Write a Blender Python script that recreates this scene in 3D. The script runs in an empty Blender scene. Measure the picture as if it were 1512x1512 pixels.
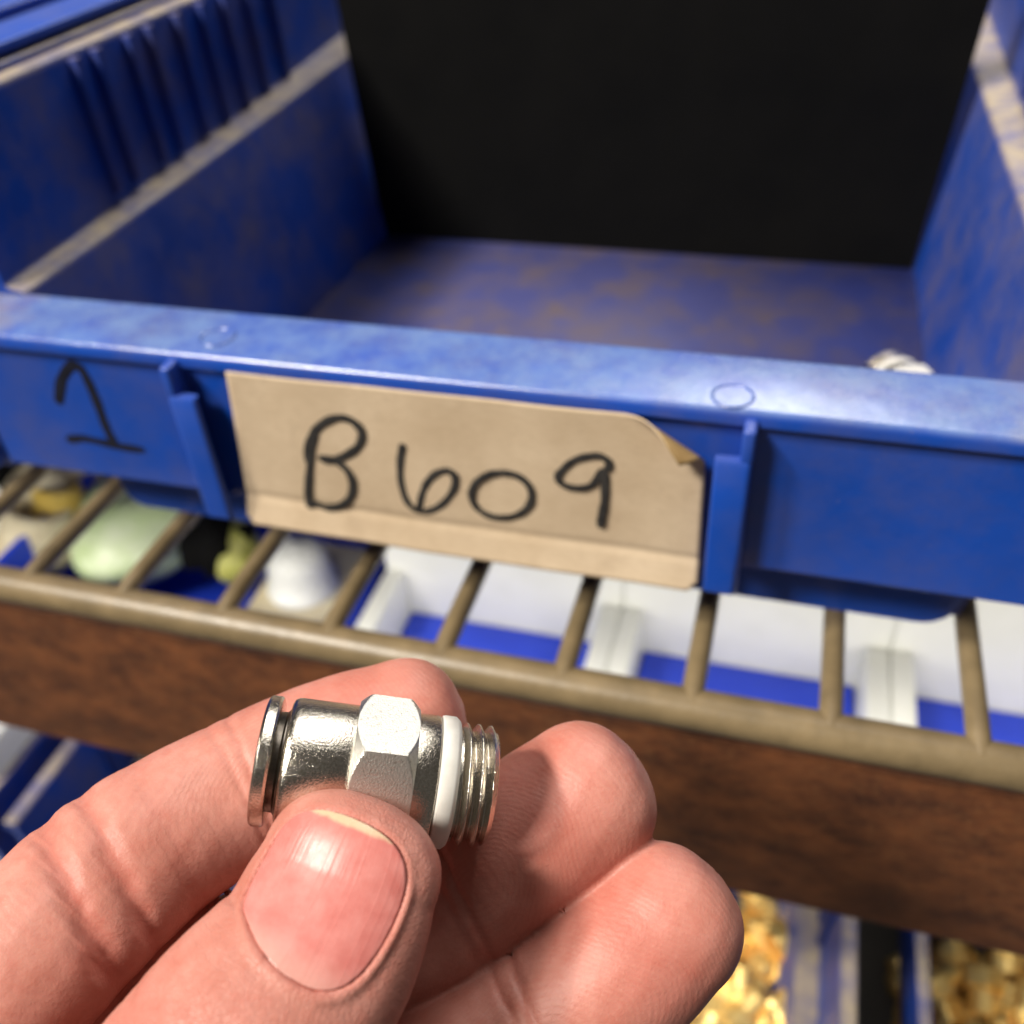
import bpy, bmesh, math, random
import numpy as np
from mathutils import Vector, Matrix
random.seed(7); RNG = np.random.default_rng(7)
S = 0.001                                   # everything below is written in millimetres

# ------------------------------------------------------------------ camera
F, CX = 1400.0, 756.0                       # focal length and centre in photo pixels (1512 px frame)
yaw, pitch, roll = [math.radians(a) for a in (-18.76, 39.25, -4.32)]
fwd = np.array([math.sin(yaw)*math.cos(pitch), math.cos(yaw)*math.cos(pitch), -math.sin(pitch)])
rgt = np.array([math.cos(yaw), -math.sin(yaw), 0.0]); upv = np.cross(rgt, fwd)
r2 = rgt*math.cos(roll)+upv*math.sin(roll); u2 = upv*math.cos(roll)-rgt*math.sin(roll)
M = np.array([r2, -u2, fwd])                # rows: camera right, camera down, camera forward
def ray(u, v): return np.array([(u-CX)/F, (v-CX)/F, 1.0]) @ M
C = -187.0*ray(756, 985)                    # the shelf's front rail runs through the world origin
def at(u, v, z): return C + z*ray(u, v)
def onZ(u, v, Z): r = ray(u, v); return C + r*((Z-C[2])/r[2])
def onY(u, v, Y): r = ray(u, v); return C + r*((Y-C[1])/r[1])
def cam(u, v, z): return np.array([(u-CX)/F*z, (v-CX)/F*z, z])
scene = bpy.context.scene; col = scene.collection
cd = bpy.data.cameras.new('camera'); co = bpy.data.objects.new('camera', cd); col.objects.link(co)
co.matrix_world = Matrix([[M[0][i], -M[1][i], -M[2][i], C[i]*S] for i in range(3)]+[[0, 0, 0, 1]])
cd.sensor_width = 36; cd.sensor_height = 36; cd.lens = F/1512*36; cd.clip_start = 0.005; cd.clip_end = 50
cd.dof.use_dof = True; cd.dof.focus_distance = 0.103; cd.dof.aperture_fstop = 33.3/1.8
scene.camera = co

# ------------------------------------------------------------------ light
w = bpy.data.worlds.new('World'); scene.world = w; w.use_nodes = True
w.node_tree.nodes['Background'].inputs[0].default_value = (1.0, 0.93, 0.84, 1)
w.node_tree.nodes['Background'].inputs[1].default_value = 0.085
def lamp(name, d, dist, size, size_y, watts, colr, target=(10, -30, 30)):
    l = bpy.data.lights.new(name, 'AREA'); l.shape = 'RECTANGLE'; l.size = size; l.size_y = size_y
    l.energy = watts; l.color = colr
    o = bpy.data.objects.new(name, l); col.objects.link(o)
    d = Vector(d).normalized(); o.location = Vector(target)*S + d*dist
    o.rotation_euler = d.to_track_quat('Z', 'Y').to_euler()
    return o
lamp('aisle_lamp', (-0.53, -0.33, 0.78), 2.4, 0.24, 0.24, 52, (1.0, 0.93, 0.81))
lamp('far_aisle_lamp', (-0.40, -0.52, 0.755), 2.6, 0.45, 0.45, 58, (1.0, 0.94, 0.84))
cl = lamp('ceiling_strip', (0.02, 0.64, 0.77), 2.45, 0.5, 2.4, 44, (1.0, 0.96, 0.90)); cl.rotation_euler = (0, 0, 0)
ul = lamp('under_shelf_fill', (0, -1, 0.30), 0.0, 0.62, 0.012, 0.32, (1.0, 0.97, 0.90), (-20, 9.5, -52))  # unseen fill light added behind the beam to brighten the trays
vs = scene.view_settings; vs.view_transform = 'Standard'; vs.look = 'None'; vs.exposure = 0.0; vs.gamma = 1.0

# ------------------------------------------------------------------ node helpers
class NT:
    def __init__(s, name):
        s.m = bpy.data.materials.new(name); s.m.use_nodes = True; s.t = s.m.node_tree
        s.b = s.t.nodes['Principled BSDF']; s._mm = None
    def n(s, typ, **kw):
        nd = s.t.nodes.new(typ)
        for k, v in kw.items(): setattr(nd, k, v)
        return nd
    def l(s, a, b): s.t.links.new(a, b)
    def mm(s):
        if s._mm is None:
            tc = s.n('ShaderNodeTexCoord'); vm = s.n('ShaderNodeVectorMath', operation='SCALE'); vm.inputs[3].default_value = 1000
            s.l(tc.outputs['Object'], vm.inputs[0]); s._mm = vm.outputs[0]
        return s._mm
    def noise(s, scale, detail=4, rough=0.55, vec=None, dist=0.0):
        nd = s.n('ShaderNodeTexNoise'); nd.inputs['Scale'].default_value = scale; nd.inputs['Detail'].default_value = detail
        nd.inputs['Roughness'].default_value = rough; nd.inputs['Distortion'].default_value = dist
        s.l(vec if vec is not None else s.mm(), nd.inputs['Vector']); return nd.outputs[0]
    def stretch(s, x, y, z):
        mp = s.n('ShaderNodeMapping'); mp.inputs['Scale'].default_value = (x, y, z); s.l(s.mm(), mp.inputs['Vector']); return mp.outputs[0]
    def ramp(s, fac, stops):
        nd = s.n('ShaderNodeValToRGB'); e = nd.color_ramp.elements
        while len(e) < len(stops): e.new(0.5)
        for i, (p, c) in enumerate(stops):
            e[i].position = p; e[i].color = (c, c, c, 1) if not isinstance(c, tuple) else (*c, 1)
        s.l(fac, nd.inputs[0]); return nd.outputs[0]
    def mix(s, fac, a, b, mode='MIX'):
        nd = s.n('ShaderNodeMix', data_type='RGBA', blend_type=mode)
        for sock, v in ((nd.inputs[0], fac), (nd.inputs[6], a), (nd.inputs[7], b)):
            if hasattr(v, 'is_linked'): s.l(v, sock)
            elif isinstance(v, tuple): sock.default_value = (*v, 1)
            else: sock.default_value = v
        return nd.outputs[2]
    def math(s, op, a, b=0.0, c=None):
        nd = s.n('ShaderNodeMath', operation=op)
        for sock, v in zip(nd.inputs, (a, b, c)):
            if v is None: continue
            if hasattr(v, 'is_linked'): s.l(v, sock)
            else: sock.default_value = v
        return nd.outputs[0]
    def attr(s, name):
        nd = s.n('ShaderNodeAttribute'); nd.attribute_name = name; return nd.outputs['Fac']
    def bump(s, h, dist_mm, strength=1.0, prev=None):
        nd = s.n('ShaderNodeBump'); nd.inputs['Distance'].default_value = dist_mm*S; nd.inputs['Strength'].default_value = strength
        s.l(h, nd.inputs['Height'])
        if prev is not None: s.l(prev, nd.inputs['Normal'])
        return nd.outputs[0]
    def set(s, **kw):
        for k, v in kw.items():
            sock = s.b.inputs[k.replace('_', ' ')]
            if hasattr(v, 'is_linked'): s.l(v, sock)
            elif isinstance(v, tuple) and len(v) == 3 and sock.type == 'RGBA': sock.default_value = (*v, 1)
            else: sock.default_value = v
        return s.m

MAT = {}
def blue_plastic(name, base, dusty, dust_amt, rough, upc=None, upw=0.0, ends=None):
    t = NT(name)
    n1 = t.noise(0.055, 6, 0.65); n2 = t.noise(0.9, 4); n3 = t.noise(0.02, 3)
    g = t.n('ShaderNodeNewGeometry'); sx = t.n('ShaderNodeSeparateXYZ'); t.l(g.outputs['Normal'], sx.inputs[0])
    upf = t.ramp(sx.outputs[2], [(0.15, 0.0), (0.95, 1.0)])              # up-facing mask: settled dust, and the ledge's painted-in sheen
    patch = t.ramp(n1, [(0.42, 0.0), (0.68, 1.0)])
    d = t.math('MULTIPLY', t.math('ADD', t.math('MULTIPLY', upf, 0.42), t.math('MULTIPLY', patch, 0.5)), dust_amt)
    d = t.math('MULTIPLY', d, t.math('ADD', t.math('MULTIPLY', n2, 0.7), 0.55))
    c = t.mix(t.ramp(n3, [(0.3, 0.0), (0.7, 1.0)]), base, tuple(x*1.35 for x in base))
    c = t.mix(d, c, dusty)
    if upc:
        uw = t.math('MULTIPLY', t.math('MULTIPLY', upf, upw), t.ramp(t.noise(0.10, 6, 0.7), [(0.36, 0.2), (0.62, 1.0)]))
        if ends:                                                          # grime gathered at the two ends of the ledge
            so_ = t.n('ShaderNodeSeparateXYZ'); t.l(t.mm(), so_.inputs[0])
            ex = t.math('ADD', t.math('ABSOLUTE', t.math('ADD', so_.outputs[0], 4.0)), t.math('MULTIPLY', t.noise(0.12, 4), 22.0))
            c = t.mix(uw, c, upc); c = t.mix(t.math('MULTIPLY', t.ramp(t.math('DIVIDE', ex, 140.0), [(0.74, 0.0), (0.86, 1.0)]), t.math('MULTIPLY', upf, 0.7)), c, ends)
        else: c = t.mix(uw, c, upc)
        spk = t.ramp(t.noise(0.55, 6, 0.75), [(0.66, 0.0), (0.70, 1.0)]); c = t.mix(t.math('MULTIPLY', spk, 0.35), c, (0.30, 0.27, 0.22))
    sm = t.noise(0.35, 5, 0.7, t.stretch(1, 1, 0.25))
    r = t.math('ADD', t.math('MULTIPLY', d, 0.3), t.math('ADD', rough-0.06, t.math('MULTIPLY', sm, 0.18)))
    b = t.bump(t.noise(2.6, 5, 0.6), 0.05, 0.5); b = t.bump(t.noise(0.12, 3), 0.35, 0.4, b)
    return t.set(Base_Color=c, Roughness=r, Normal=b, Specular_IOR_Level=0.85 if ends else 0.5)
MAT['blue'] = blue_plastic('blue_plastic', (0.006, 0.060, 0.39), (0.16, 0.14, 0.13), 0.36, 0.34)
MAT['blue_ledge'] = blue_plastic('blue_ledge_plastic', (0.006, 0.064, 0.42), (0.17, 0.13, 0.10), 0.50, 0.15, (0.21, 0.33, 0.54), 0.50, (0.36, 0.29, 0.21))  # pale blue up-facing tint paints a reflected sheen into the ledge colour
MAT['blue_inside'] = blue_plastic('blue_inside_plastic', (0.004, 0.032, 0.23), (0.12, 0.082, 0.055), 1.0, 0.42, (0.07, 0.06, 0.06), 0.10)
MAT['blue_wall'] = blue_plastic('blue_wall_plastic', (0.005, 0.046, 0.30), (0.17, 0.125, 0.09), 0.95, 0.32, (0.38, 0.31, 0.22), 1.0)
def simple(name, c1, c2, scale, rough, bump=0.05, metallic=0.0, bscale=3.0, **kw):
    t = NT(name); n = t.noise(scale, 6, 0.6)
    return t.set(Base_Color=t.mix(t.ramp(n, [(0.35, 0.0), (0.65, 1.0)]), c1, c2), Roughness=t.math('ADD', t.math('MULTIPLY', t.noise(scale*3, 4), 0.2), rough-0.1),
                 Metallic=metallic, Normal=t.bump(t.noise(bscale, 5), bump, 0.6), **kw)
MAT['card'] = None
t = NT('tan_card'); fib = t.noise(1.4, 5, 0.7, t.stretch(0.35, 1, 1.6)); blot = t.noise(0.045, 5, 0.6)
c = t.mix(t.ramp(blot, [(0.35, 0.0), (0.7, 1.0)]), (0.61, 0.47, 0.32), (0.76, 0.61, 0.44))
c = t.mix(t.math('MULTIPLY', t.ramp(fib, [(0.45, 0.0), (0.7, 1.0)]), 0.30), c, (0.42, 0.29, 0.16))
st = t.noise(0.11, 7, 0.75); c = t.mix(t.math('MULTIPLY', t.ramp(st, [(0.56, 0.0), (0.72, 1.0)]), 0.45), c, (0.44, 0.32, 0.21))
MAT['card'] = t.set(Base_Color=c, Roughness=0.62, Normal=t.bump(fib, 0.08, 0.4))
MAT['card_back'] = simple('tan_card_back', (0.30, 0.19, 0.075), (0.40, 0.27, 0.12), 0.2, 0.7)
MAT['ink'] = simple('marker_ink', (0.022, 0.021, 0.022), (0.05, 0.047, 0.045), 0.5, 0.5, 0.01)
MAT['ink_faded'] = simple('marker_ink_on_blue', (0.006, 0.007, 0.014), (0.012, 0.014, 0.03), 0.3, 0.42, 0.01)
MAT['wire'] = simple('tan_enamel_wire', (0.165, 0.122, 0.066), (0.25, 0.185, 0.10), 0.10, 0.36, 0.12, bscale=0.8)
t = NT('rusted_brown_beam'); a = t.noise(0.11, 8, 0.72, t.stretch(0.6, 1, 1.1)); b_ = t.noise(0.5, 6, 0.7); e_ = t.noise(0.02, 3)
c = t.mix(t.ramp(a, [(0.36, 0.0), (0.66, 1.0)]), (0.062, 0.020, 0.009), (0.22, 0.074, 0.024))
c = t.mix(t.math('MULTIPLY', t.ramp(b_, [(0.5, 0.0), (0.75, 1.0)]), 0.5), c, (0.22, 0.10, 0.038))
c = t.mix(t.ramp(e_, [(0.5, 0.0), (0.72, 0.35)]), c, (0.035, 0.014, 0.008))
MAT['beam'] = t.set(Base_Color=c, Roughness=0.62, Normal=t.bump(t.noise(0.6, 7, 0.7), 0.35, 0.7))
MAT['black'] = simple('black_plastic', (0.0012, 0.0012, 0.0014), (0.003, 0.0028, 0.0026), 0.03, 0.8, 0.1, Specular_IOR_Level=0.15)
MAT['white'] = simple('white_plastic', (0.80, 0.80, 0.74), (0.86, 0.86, 0.81), 0.05, 0.4)
MAT['royal'] = simple('royal_blue_sheet', (0.012, 0.045, 0.55), (0.016, 0.06, 0.66), 0.04, 0.45)
MAT['brass'] = simple('brass', (1.0, 0.66, 0.20), (1.0, 0.76, 0.32), 0.12, 0.46, 0.05, 0.72)
MAT['beige'] = simple('beige_plastic', (0.62, 0.52, 0.33), (0.74, 0.66, 0.46), 0.1, 0.5)
MAT['pale_green'] = simple('pale_green_film', (0.58, 0.72, 0.36), (0.72, 0.80, 0.55), 0.08, 0.3)
MAT['yellow_green'] = simple('yellow_green_plastic', (0.55, 0.55, 0.10), (0.66, 0.64, 0.2), 0.1, 0.4)
MAT['yellow'] = simple('yellow_plastic', (0.75, 0.50, 0.08), (0.8, 0.58, 0.14), 0.1, 0.4)
MAT['grey_board'] = simple('grey_board', (0.20, 0.19, 0.17), (0.27, 0.25, 0.22), 0.03, 0.7)
t = NT('nickel_plating')
sp = t.noise(4.5, 3, 0.6); sp2 = t.noise(11.0, 2, 0.5); lo = t.noise(0.5, 3)
b = t.bump(sp, 0.055, 1.0); b = t.bump(sp2, 0.016, 0.8, b)
MAT['nickel'] = t.set(Base_Color=t.mix(t.ramp(sp, [(0.4, 0.0), (0.62, 1.0)]), (0.58, 0.53, 0.45), (0.76, 0.71, 0.63)), Metallic=1.0,
                      Roughness=t.math('ADD', 0.10, t.math('MULTIPLY', lo, 0.12)), Normal=b)
t = NT('nickel_hex'); sp = t.noise(5.0, 3, 0.6); sp2 = t.noise(2.2, 4, 0.7)
MAT['nickel_hex'] = t.set(Base_Color=t.mix(t.ramp(sp2, [(0.56, 0.0), (0.70, 1.0)]), (0.72, 0.70, 0.65), (0.44, 0.40, 0.34)), Metallic=1.0, Roughness=0.40, Normal=t.bump(sp, 0.055, 0.9))
MAT['nickel_dark'] = simple('dark_steel', (0.10, 0.09, 0.08), (0.16, 0.14, 0.12), 1.0, 0.35, 0.02, 1.0)
t = NT('white_nylon')
MAT['nylon'] = t.set(Base_Color=t.mix(t.ramp(t.noise(0.5, 3), [(0.4, 0.0), (0.6, 1.0)]), (0.66, 0.64, 0.60), (0.72, 0.70, 0.66)), Roughness=0.38,
                     Subsurface_Weight=0.35, Subsurface_Radius=(0.001, 0.0009, 0.0008), Subsurface_Scale=1.0, Normal=t.bump(t.noise(3, 3), 0.01, 0.5))

# ------------------------------------------------------------------ mesh helpers (mm in, metres out)
def link(name, me, mat=None, parent=None):
    o = bpy.data.objects.new(name, me); col.objects.link(o)
    if mat is not None and not me.materials: me.materials.append(MAT[mat] if isinstance(mat, str) else mat)
    if parent is not None: o.parent = parent
    return o
def mesh(name, verts, faces, mat, parent=None, smooth=True, angle=None):
    me = bpy.data.meshes.new(name); me.from_pydata([tuple(float(c)*S for c in v) for v in verts], [], faces)
    bm = bmesh.new(); bm.from_mesh(me); bmesh.ops.recalc_face_normals(bm, faces=bm.faces)
    if angle:
        for e in bm.edges:
            if len(e.link_faces) == 2 and e.calc_face_angle(0) > angle: e.smooth = False
    bm.to_mesh(me); bm.free()
    if smooth: me.polygons.foreach_set('use_smooth', [True]*len(me.polygons))
    return link(name, me, mat, parent)
def bm_mesh(name, bm, mat, parent=None, angle=0.6):
    for v in bm.verts: v.co *= S
    bmesh.ops.recalc_face_normals(bm, faces=bm.faces)
    for e in bm.edges:
        if len(e.link_faces) == 2 and e.calc_face_angle(0) > angle: e.smooth = False
    for f_ in bm.faces: f_.smooth = True
    me = bpy.data.meshes.new(name); bm.to_mesh(me); bm.free(); return link(name, me, mat, parent)
def box(name, x, y, z, mat, parent=None, bev=0.6, seg=3):
    bm = bmesh.new(); bmesh.ops.create_cube(bm, size=1)
    for v in bm.verts:
        v.co = Vector(((x[0]+x[1])/2+v.co.x*(x[1]-x[0]), (y[0]+y[1])/2+v.co.y*(y[1]-y[0]), (z[0]+z[1])/2+v.co.z*(z[1]-z[0])))
    if bev: bmesh.ops.bevel(bm, geom=bm.edges[:], offset=bev, segments=seg, affect='EDGES', profile=0.5)
    return bm_mesh(name, bm, mat, parent)
def loft(name, rings, mat, parent=None, closed=True, caps=True, angle=0.6):
    n = len(rings[0]); v = [p for r in rings for p in r]; f = []
    for i in range(len(rings)-1):
        for j in range(n if closed else n-1):
            a, b = i*n+j, i*n+(j+1) % n; f.append((a, b, b+n, a+n))
    if caps and closed: f.append(tuple(range(n))[::-1]); f.append(tuple(range((len(rings)-1)*n, len(rings)*n)))
    return mesh(name, v, f, mat, parent, True, angle)
def round_poly(pts, rad, seg=4):
    out = []; n = len(pts)
    for i, p in enumerate(pts):
        r = rad[i] if isinstance(rad, (list, tuple)) else rad
        p = np.array(p, float); a = np.array(pts[i-1], float)-p; b = np.array(pts[(i+1) % n], float)-p
        la, lb = np.linalg.norm(a), np.linalg.norm(b); r_ = min(r, la*0.45, lb*0.45)
        if r_ < 1e-3: out.append(tuple(p)); continue
        p0, p1 = p+a/la*r_, p+b/lb*r_
        for k in range(seg+1):
            s_ = k/seg; out.append(tuple((1-s_)**2*p0+2*s_*(1-s_)*p+s_*s_*p1))
    return out
def crom(P, n):
    P = np.array(P, float); Q = np.vstack([2*P[0]-P[1], P, 2*P[-1]-P[-2]]); out = []
    for i in range(1, len(Q)-2):
        for k in range(n):
            s_ = k/n; out.append(0.5*((2*Q[i])+(Q[i+1]-Q[i-1])*s_+(2*Q[i-1]-5*Q[i]+4*Q[i+1]-Q[i+2])*s_**2+(-Q[i-1]+3*Q[i]-3*Q[i+1]+Q[i+2])*s_**3))
    out.append(P[-1]); return np.array(out)
def tube(name, pts, r, mat, parent=None, sides=20):
    pts = np.array(pts, float); rings = []
    for i, p in enumerate(pts):
        T = Vector(pts[min(i+1, len(pts)-1)]-pts[max(i-1, 0)]).normalized()
        a = T.orthogonal().normalized() if abs(T.z) > 0.9 else T.cross(Vector((0, 0, 1))).normalized(); b = T.cross(a)
        rings.append([tuple(Vector(p)+(a*math.cos(q)+b*math.sin(q))*r) for q in [2*math.pi*k/sides for k in range(sides)]])
    return loft(name, rings, mat, parent)
def empty(name, loc=(0, 0, 0)):
    o = bpy.data.objects.new(name, None); col.objects.link(o); o.location = Vector(loc)*S; o.empty_display_size = 0.01; return o
def tag(o, label, cat, group=None, kind=None):
    o['label'] = label; o['category'] = cat
    if group: o['group'] = group
    if kind: o['kind'] = kind
    return o
def copy_tree(o, parent=None):
    c_ = o.copy(); col.objects.link(c_); c_.parent = parent
    for ch in list(o.children): copy_tree(ch, c_)
    return c_
def revolve(prof, sides, fn=None):
    """profile [(x, r)] about the X axis; fn(x, r, theta) may reshape the radius"""
    v, f = [], []; n = sides
    for x, r in prof:
        for k in range(n):
            th = 2*math.pi*k/n; rr = fn(x, r, th) if fn else r
            v.append((x, rr*math.cos(th), rr*math.sin(th)))
    for i in range(len(prof)-1):
        for k in range(n):
            a, b = i*n+k, i*n+(k+1) % n; f.append((a, b, b+n, a+n))
    return v, f

# ================================================================== the wire shelf and its beam
shelf = empty('wire_shelf', (0, 2, 0))
tag(shelf, 'tan enamelled wire shelf carrying the blue bin, rods running under it', 'wire shelf')
def sh(p): return (p[0], p[1]-2, p[2])
tube('front_rail', [(-420, 0, -5.2), (-200, 0, -5.2), (0, 0, -5.2), (200, 0, -5.2), (380, 0, -5.2)], 4.1, 'wire', shelf, 28)
x = 9.6-25.45*16
while x < 330:
    me0 = shelf.children[-1] if len(shelf.children) > 1 else None
    tube('cross_wire', [(x, -1.0, -3.4), (x, 3, -2.4), (x, 9, -2.2), (x, 120, -2.2), (x, 345, -2.2)], 2.2, 'wire', shelf, 14); x += 25.45
tube('rear_rail', [(-420, 346, -6.6), (0, 346, -6.6), (380, 346, -6.6)], 4.2, 'wire', shelf, 16)
bm_o = box('shelf_beam', (-420, 380), (0.6, 4.2), (-65.5, -10.6), 'beam', None, 1.6, 4)
tag(bm_o, 'rusty brown beam running below the tan front rail of the shelf', 'beam')

# ================================================================== the blue bin
BX = -13.0
def make_bin():
    b = empty('storage_bin', (BX, 18, 0))
    def L(p): return (p[0]-BX, p[1]-18, p[2])
    # ledge and front panel: one moulded section
    prof = round_poly([(16.7, 54), (34.6, 54.2), (34.0, 45), (31.6, 45), (31.4, 51.6), (20.4, 51.6), (20.4, 18.6), (18, 18.6), (18, 50.6), (16.7, 50.6)],
                      [2.0, 1.4, .3, .3, .4, .6, .8, .8, .5, .8], 4)
    rings = []
    for X in list(np.linspace(-124.5, 98.5, 24)):
        rings.append([L((X, y+0.10*math.sin(X*0.03), z+0.12*math.sin(X*0.021+1))) for y, z in prof])
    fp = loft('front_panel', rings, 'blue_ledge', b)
    # ejector marks on the ledge
    for (u, v) in ((1082, 585), (320, 498)):
        p = onZ(u, v, 54.1); v_, f_ = [], []
        for k in range(40):
            a = 2*math.pi*k/40
            for r_, h in ((3.75, 0.0), (3.6, 0.28), (3.25, 0.28), (3.05, -0.02)):
                v_.append(L((p[0]+r_*math.cos(a), p[1]+r_*math.sin(a), 54.12+h)))
            for q in range(3): f_.append((k*4+q, k*4+q+1, ((k+1) % 40)*4+q+1, ((k+1) % 40)*4+q))
        mesh('ejector_mark', v_, f_, 'blue_ledge', fp)
    # recessed base
    rings = []
    for Y, dx in ((29.8, -1.2), (30.4, -0.3), (31.5, 0), (33, 0)):
        pr = round_poly([(-108.5-dx, 0), (82.5+dx, 0), (86.5+dx, 45), (-112.5-dx, 45)], [6, 6, .3, .3], 6)
        rings.append([L((X, Y+Z*0.02, Z)) for X, Z in pr])
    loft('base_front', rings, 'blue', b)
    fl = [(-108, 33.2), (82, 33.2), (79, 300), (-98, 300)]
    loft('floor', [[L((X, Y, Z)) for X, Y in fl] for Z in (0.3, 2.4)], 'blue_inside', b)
    # side walls: lower flare, ledge, ribbed upper wall and rolled rim
    for sd in (-1, 1):
        rings = []
        for k in range(13):
            Y = 33.0+(300-33.0)*k/12; q = (Y-33)/267
            if sd < 0: f0, f1, zl = -107.5+10*q, -116.5+10*q*0.9, 54.8+13*q**1.3; up_ = -121.0
            else: f0, f1, zl = 81.5-2.0*q, 90.5-5*q, 54.8+3*q; up_ = 96.0
            dd = -sd
            top = 93.0
            o2 = 2.4*sd
            pr = [(f0, 2.6), (f1, zl), (up_, zl+0.9), (up_+1.0*sd, top-1), (up_+5*sd, top), (up_+5*sd, top-5), (up_+3.2*sd, top-5), (up_+3.2*sd, top-3),
                  (up_+1.0*sd+o2, top-3), (up_+o2, zl-1.5), (f1+o2*0.9, zl-1.8), (f0+o2, 0.4), (f0+o2*0.2, 0.4)]
            rings.append([L((X, Y, Z)) for X, Z in round_poly(pr, [.5, 1.2, 1.0, 1.4, 1.6, .8, .5, .2, .2, .8, .8, .5, .2], 3)])
        wl = loft('side_wall', rings, 'blue_wall', b)
        for Yr in (76, 84, 97, 106, 119, 131, 143, 156, 170):
            xr = (-121.0 if sd < 0 else 96.0)
            xs = sorted((xr+0.4*sd-1.9*sd*1.0-0.0, xr+1.6*sd))
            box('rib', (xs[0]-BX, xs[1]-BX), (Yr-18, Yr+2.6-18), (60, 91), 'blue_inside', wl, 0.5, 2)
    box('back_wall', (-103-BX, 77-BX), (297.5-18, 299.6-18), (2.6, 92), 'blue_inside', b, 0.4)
    # card holder: two L-shaped rails
    for sd in (-1, 1):
        # section in X,Y : stand-off plus inward lip
        x0 = -71.0 if sd < 0 else 40.6
        sec = round_poly([(x0, 18.3), (x0, 12.4), (x0-sd*6.2, 12.4), (x0-sd*6.2, 14.0), (x0-sd*2.0, 14.2), (x0-sd*2.0, 18.3)], [.05, 1.2, .7, .6, .6, .05], 4)
        secs = []
        for Z, full in ((15.9, 1), (16.6, 1), (30, 1), (45.4, 1), (46.4, 1)):
            sh_ = 0.5 if Z in (15.9, 46.4) else 0.0
            secs.append([L((X, Y+(sh_ if Y < 17 else 0), Z)) for X, Y in sec])
        loft('card_holder_rail', secs, 'blue', b)
        box('holder_bracket', tuple(sorted((x0-BX+0.15*sd, x0-sd*2.1-BX))), (12.9-18, 18.2-18), (45.8, 52.6), 'blue', b, 0.7, 3)
    return b
bin_ = make_bin()
tag(bin_, 'blue plastic bin holding the tan B609 card, handwritten 1 on its front', 'storage bin', 'blue plastic bins')

# ---- handwriting
def ribbon(name, strokes, Y, width, mat, parent, off, jitter=0.06):
    v, f = [], []
    for st, wmul in strokes:
        pts = np.array([onY(u, vv, Y) for u, vv in crom(st, 7)])
        n = len(pts); base = len(v)
        for i in range(n):
            T = pts[min(i+1, n-1)]-pts[max(i-1, 0)]; T /= np.linalg.norm(T)+1e-9
            N = np.array([-T[2], 0, T[0]])
            e = min(i, n-1-i); wd = width*wmul*0.5*(0.62 if e == 0 else 0.9 if e == 1 else 1.0)*(1+jitter*math.sin(i*0.9+len(st))+jitter*math.sin(i*0.37))
            z0 = 0.0006*len(v)
            for s_ in (-1, -0.75, 0.75, 1):
                v.append(pts[i]+N*wd*s_+np.array([0, -0.02-(0.05 if abs(s_) < 1 else 0)-z0*0.02, 0]) - off)
        for i in range(n-1):
            for k in range(3): a = base+i*4+k; f.append((a, a+1, a+5, a+4))
    return mesh(name, v, f, mat, parent)
one = [([(86, 596), (90, 564), (99, 546), (109, 539), (121, 547), (133, 570), (146, 602), (157, 632), (169, 655)], 1.0),
       ([(99, 650), (118, 647), (142, 651), (175, 659), (214, 665)], 0.85)]
ribbon('handwritten_one', one, 17.9, 2.3, 'ink_faded', bin_, np.array([BX, 18, 0]))

# ---- the card
CY = 16.4
card = empty('label_card', (-13, CY, 12))
tag(card, 'tan card with handwritten B609 and a curled corner on blue bin', 'label card')
tl, bl = onY(334, 548, CY), onY(371, 766, CY); br, tr = onY(1030, 866, CY), onY(1040, 668, CY)
trU = onY(1046, 622, CY)
NU, NV = 60, 34; v_, f_ = [], []
def card_pt(a, b):
    # a along, b from bottom to top
    p = (1-a)*((1-b)*bl+b*tl)+a*((1-b)*br+b*trU)
    y = 0.0
    y -= 1.5*max(0.0, (0.19-b)/0.19)**1.2                      # lower lip folded forward
    y += 0.25*math.exp(-((b-0.19)/0.025)**2)                    # fold line
    y -= 0.5*math.sin(a*math.pi)*0.5
    y += 0.12*math.sin(a*9+b*4)+0.08*math.sin(a*23+1)
    return np.array([p[0], p[1]+y, p[2]])
# corner curl: material past the line a+b is rolled over
def curl(p, a, b):
    La = 93*(1-a); Lb = 37*(1-b)
    d = 9.4-(La*0.62+Lb)                                       # >0 beyond the crease near the top right corner
    d = d*0.80
    if d <= 0: return p
    R = 2.3; n = np.array([0.50, 0, 0.84]); n /= np.linalg.norm(n); th = d/R
    q = p-n*d
    if th < math.pi*0.80: return q+n*R*math.sin(th)+np.array([0, -R*(1-math.cos(th)), 0])
    e = d-R*math.pi*0.80; tt = math.pi*0.80
    return q+n*(R*math.sin(tt)+e*math.cos(tt))+np.array([0, -R*(1-math.cos(tt))-e*math.sin(tt)*0.4, 0])
off = np.array([-13, CY, 12])
for i in range(NU*2+1):
    for j in range(NV*2+1):
        a, b = i/(NU*2), j/(NV*2)
        # rounded lower corners
        aa, bb = a, b
        v_.append(curl(card_pt(aa, bb), aa, bb)-off)
for i in range(NU*2):
    for j in range(NV*2):
        a = i*(NV*2+1)+j; ca, cb = (i+.5)/(NU*2), (j+.5)/(NV*2)
        keep = True
        for ax in (0, 1):
            dx = 93*(ca if ax == 0 else 1-ca); dz = 37*cb; R = 3.0
            if dx < R and dz < R and (R-dx)**2+(R-dz)**2 > R*R: keep = False
        if keep: f_.append((a, a+1, a+NV*2+2, a+NV*2+1))
cs = mesh('card_sheet', v_, f_, 'card', card)
cs.data.materials.append(MAT['card_back'])
so = cs.modifiers.new('thickness', 'SOLIDIFY'); so.thickness = 0.28*S; so.offset = 1.0; so.material_offset = 1; so.material_offset_rim = 0
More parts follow.
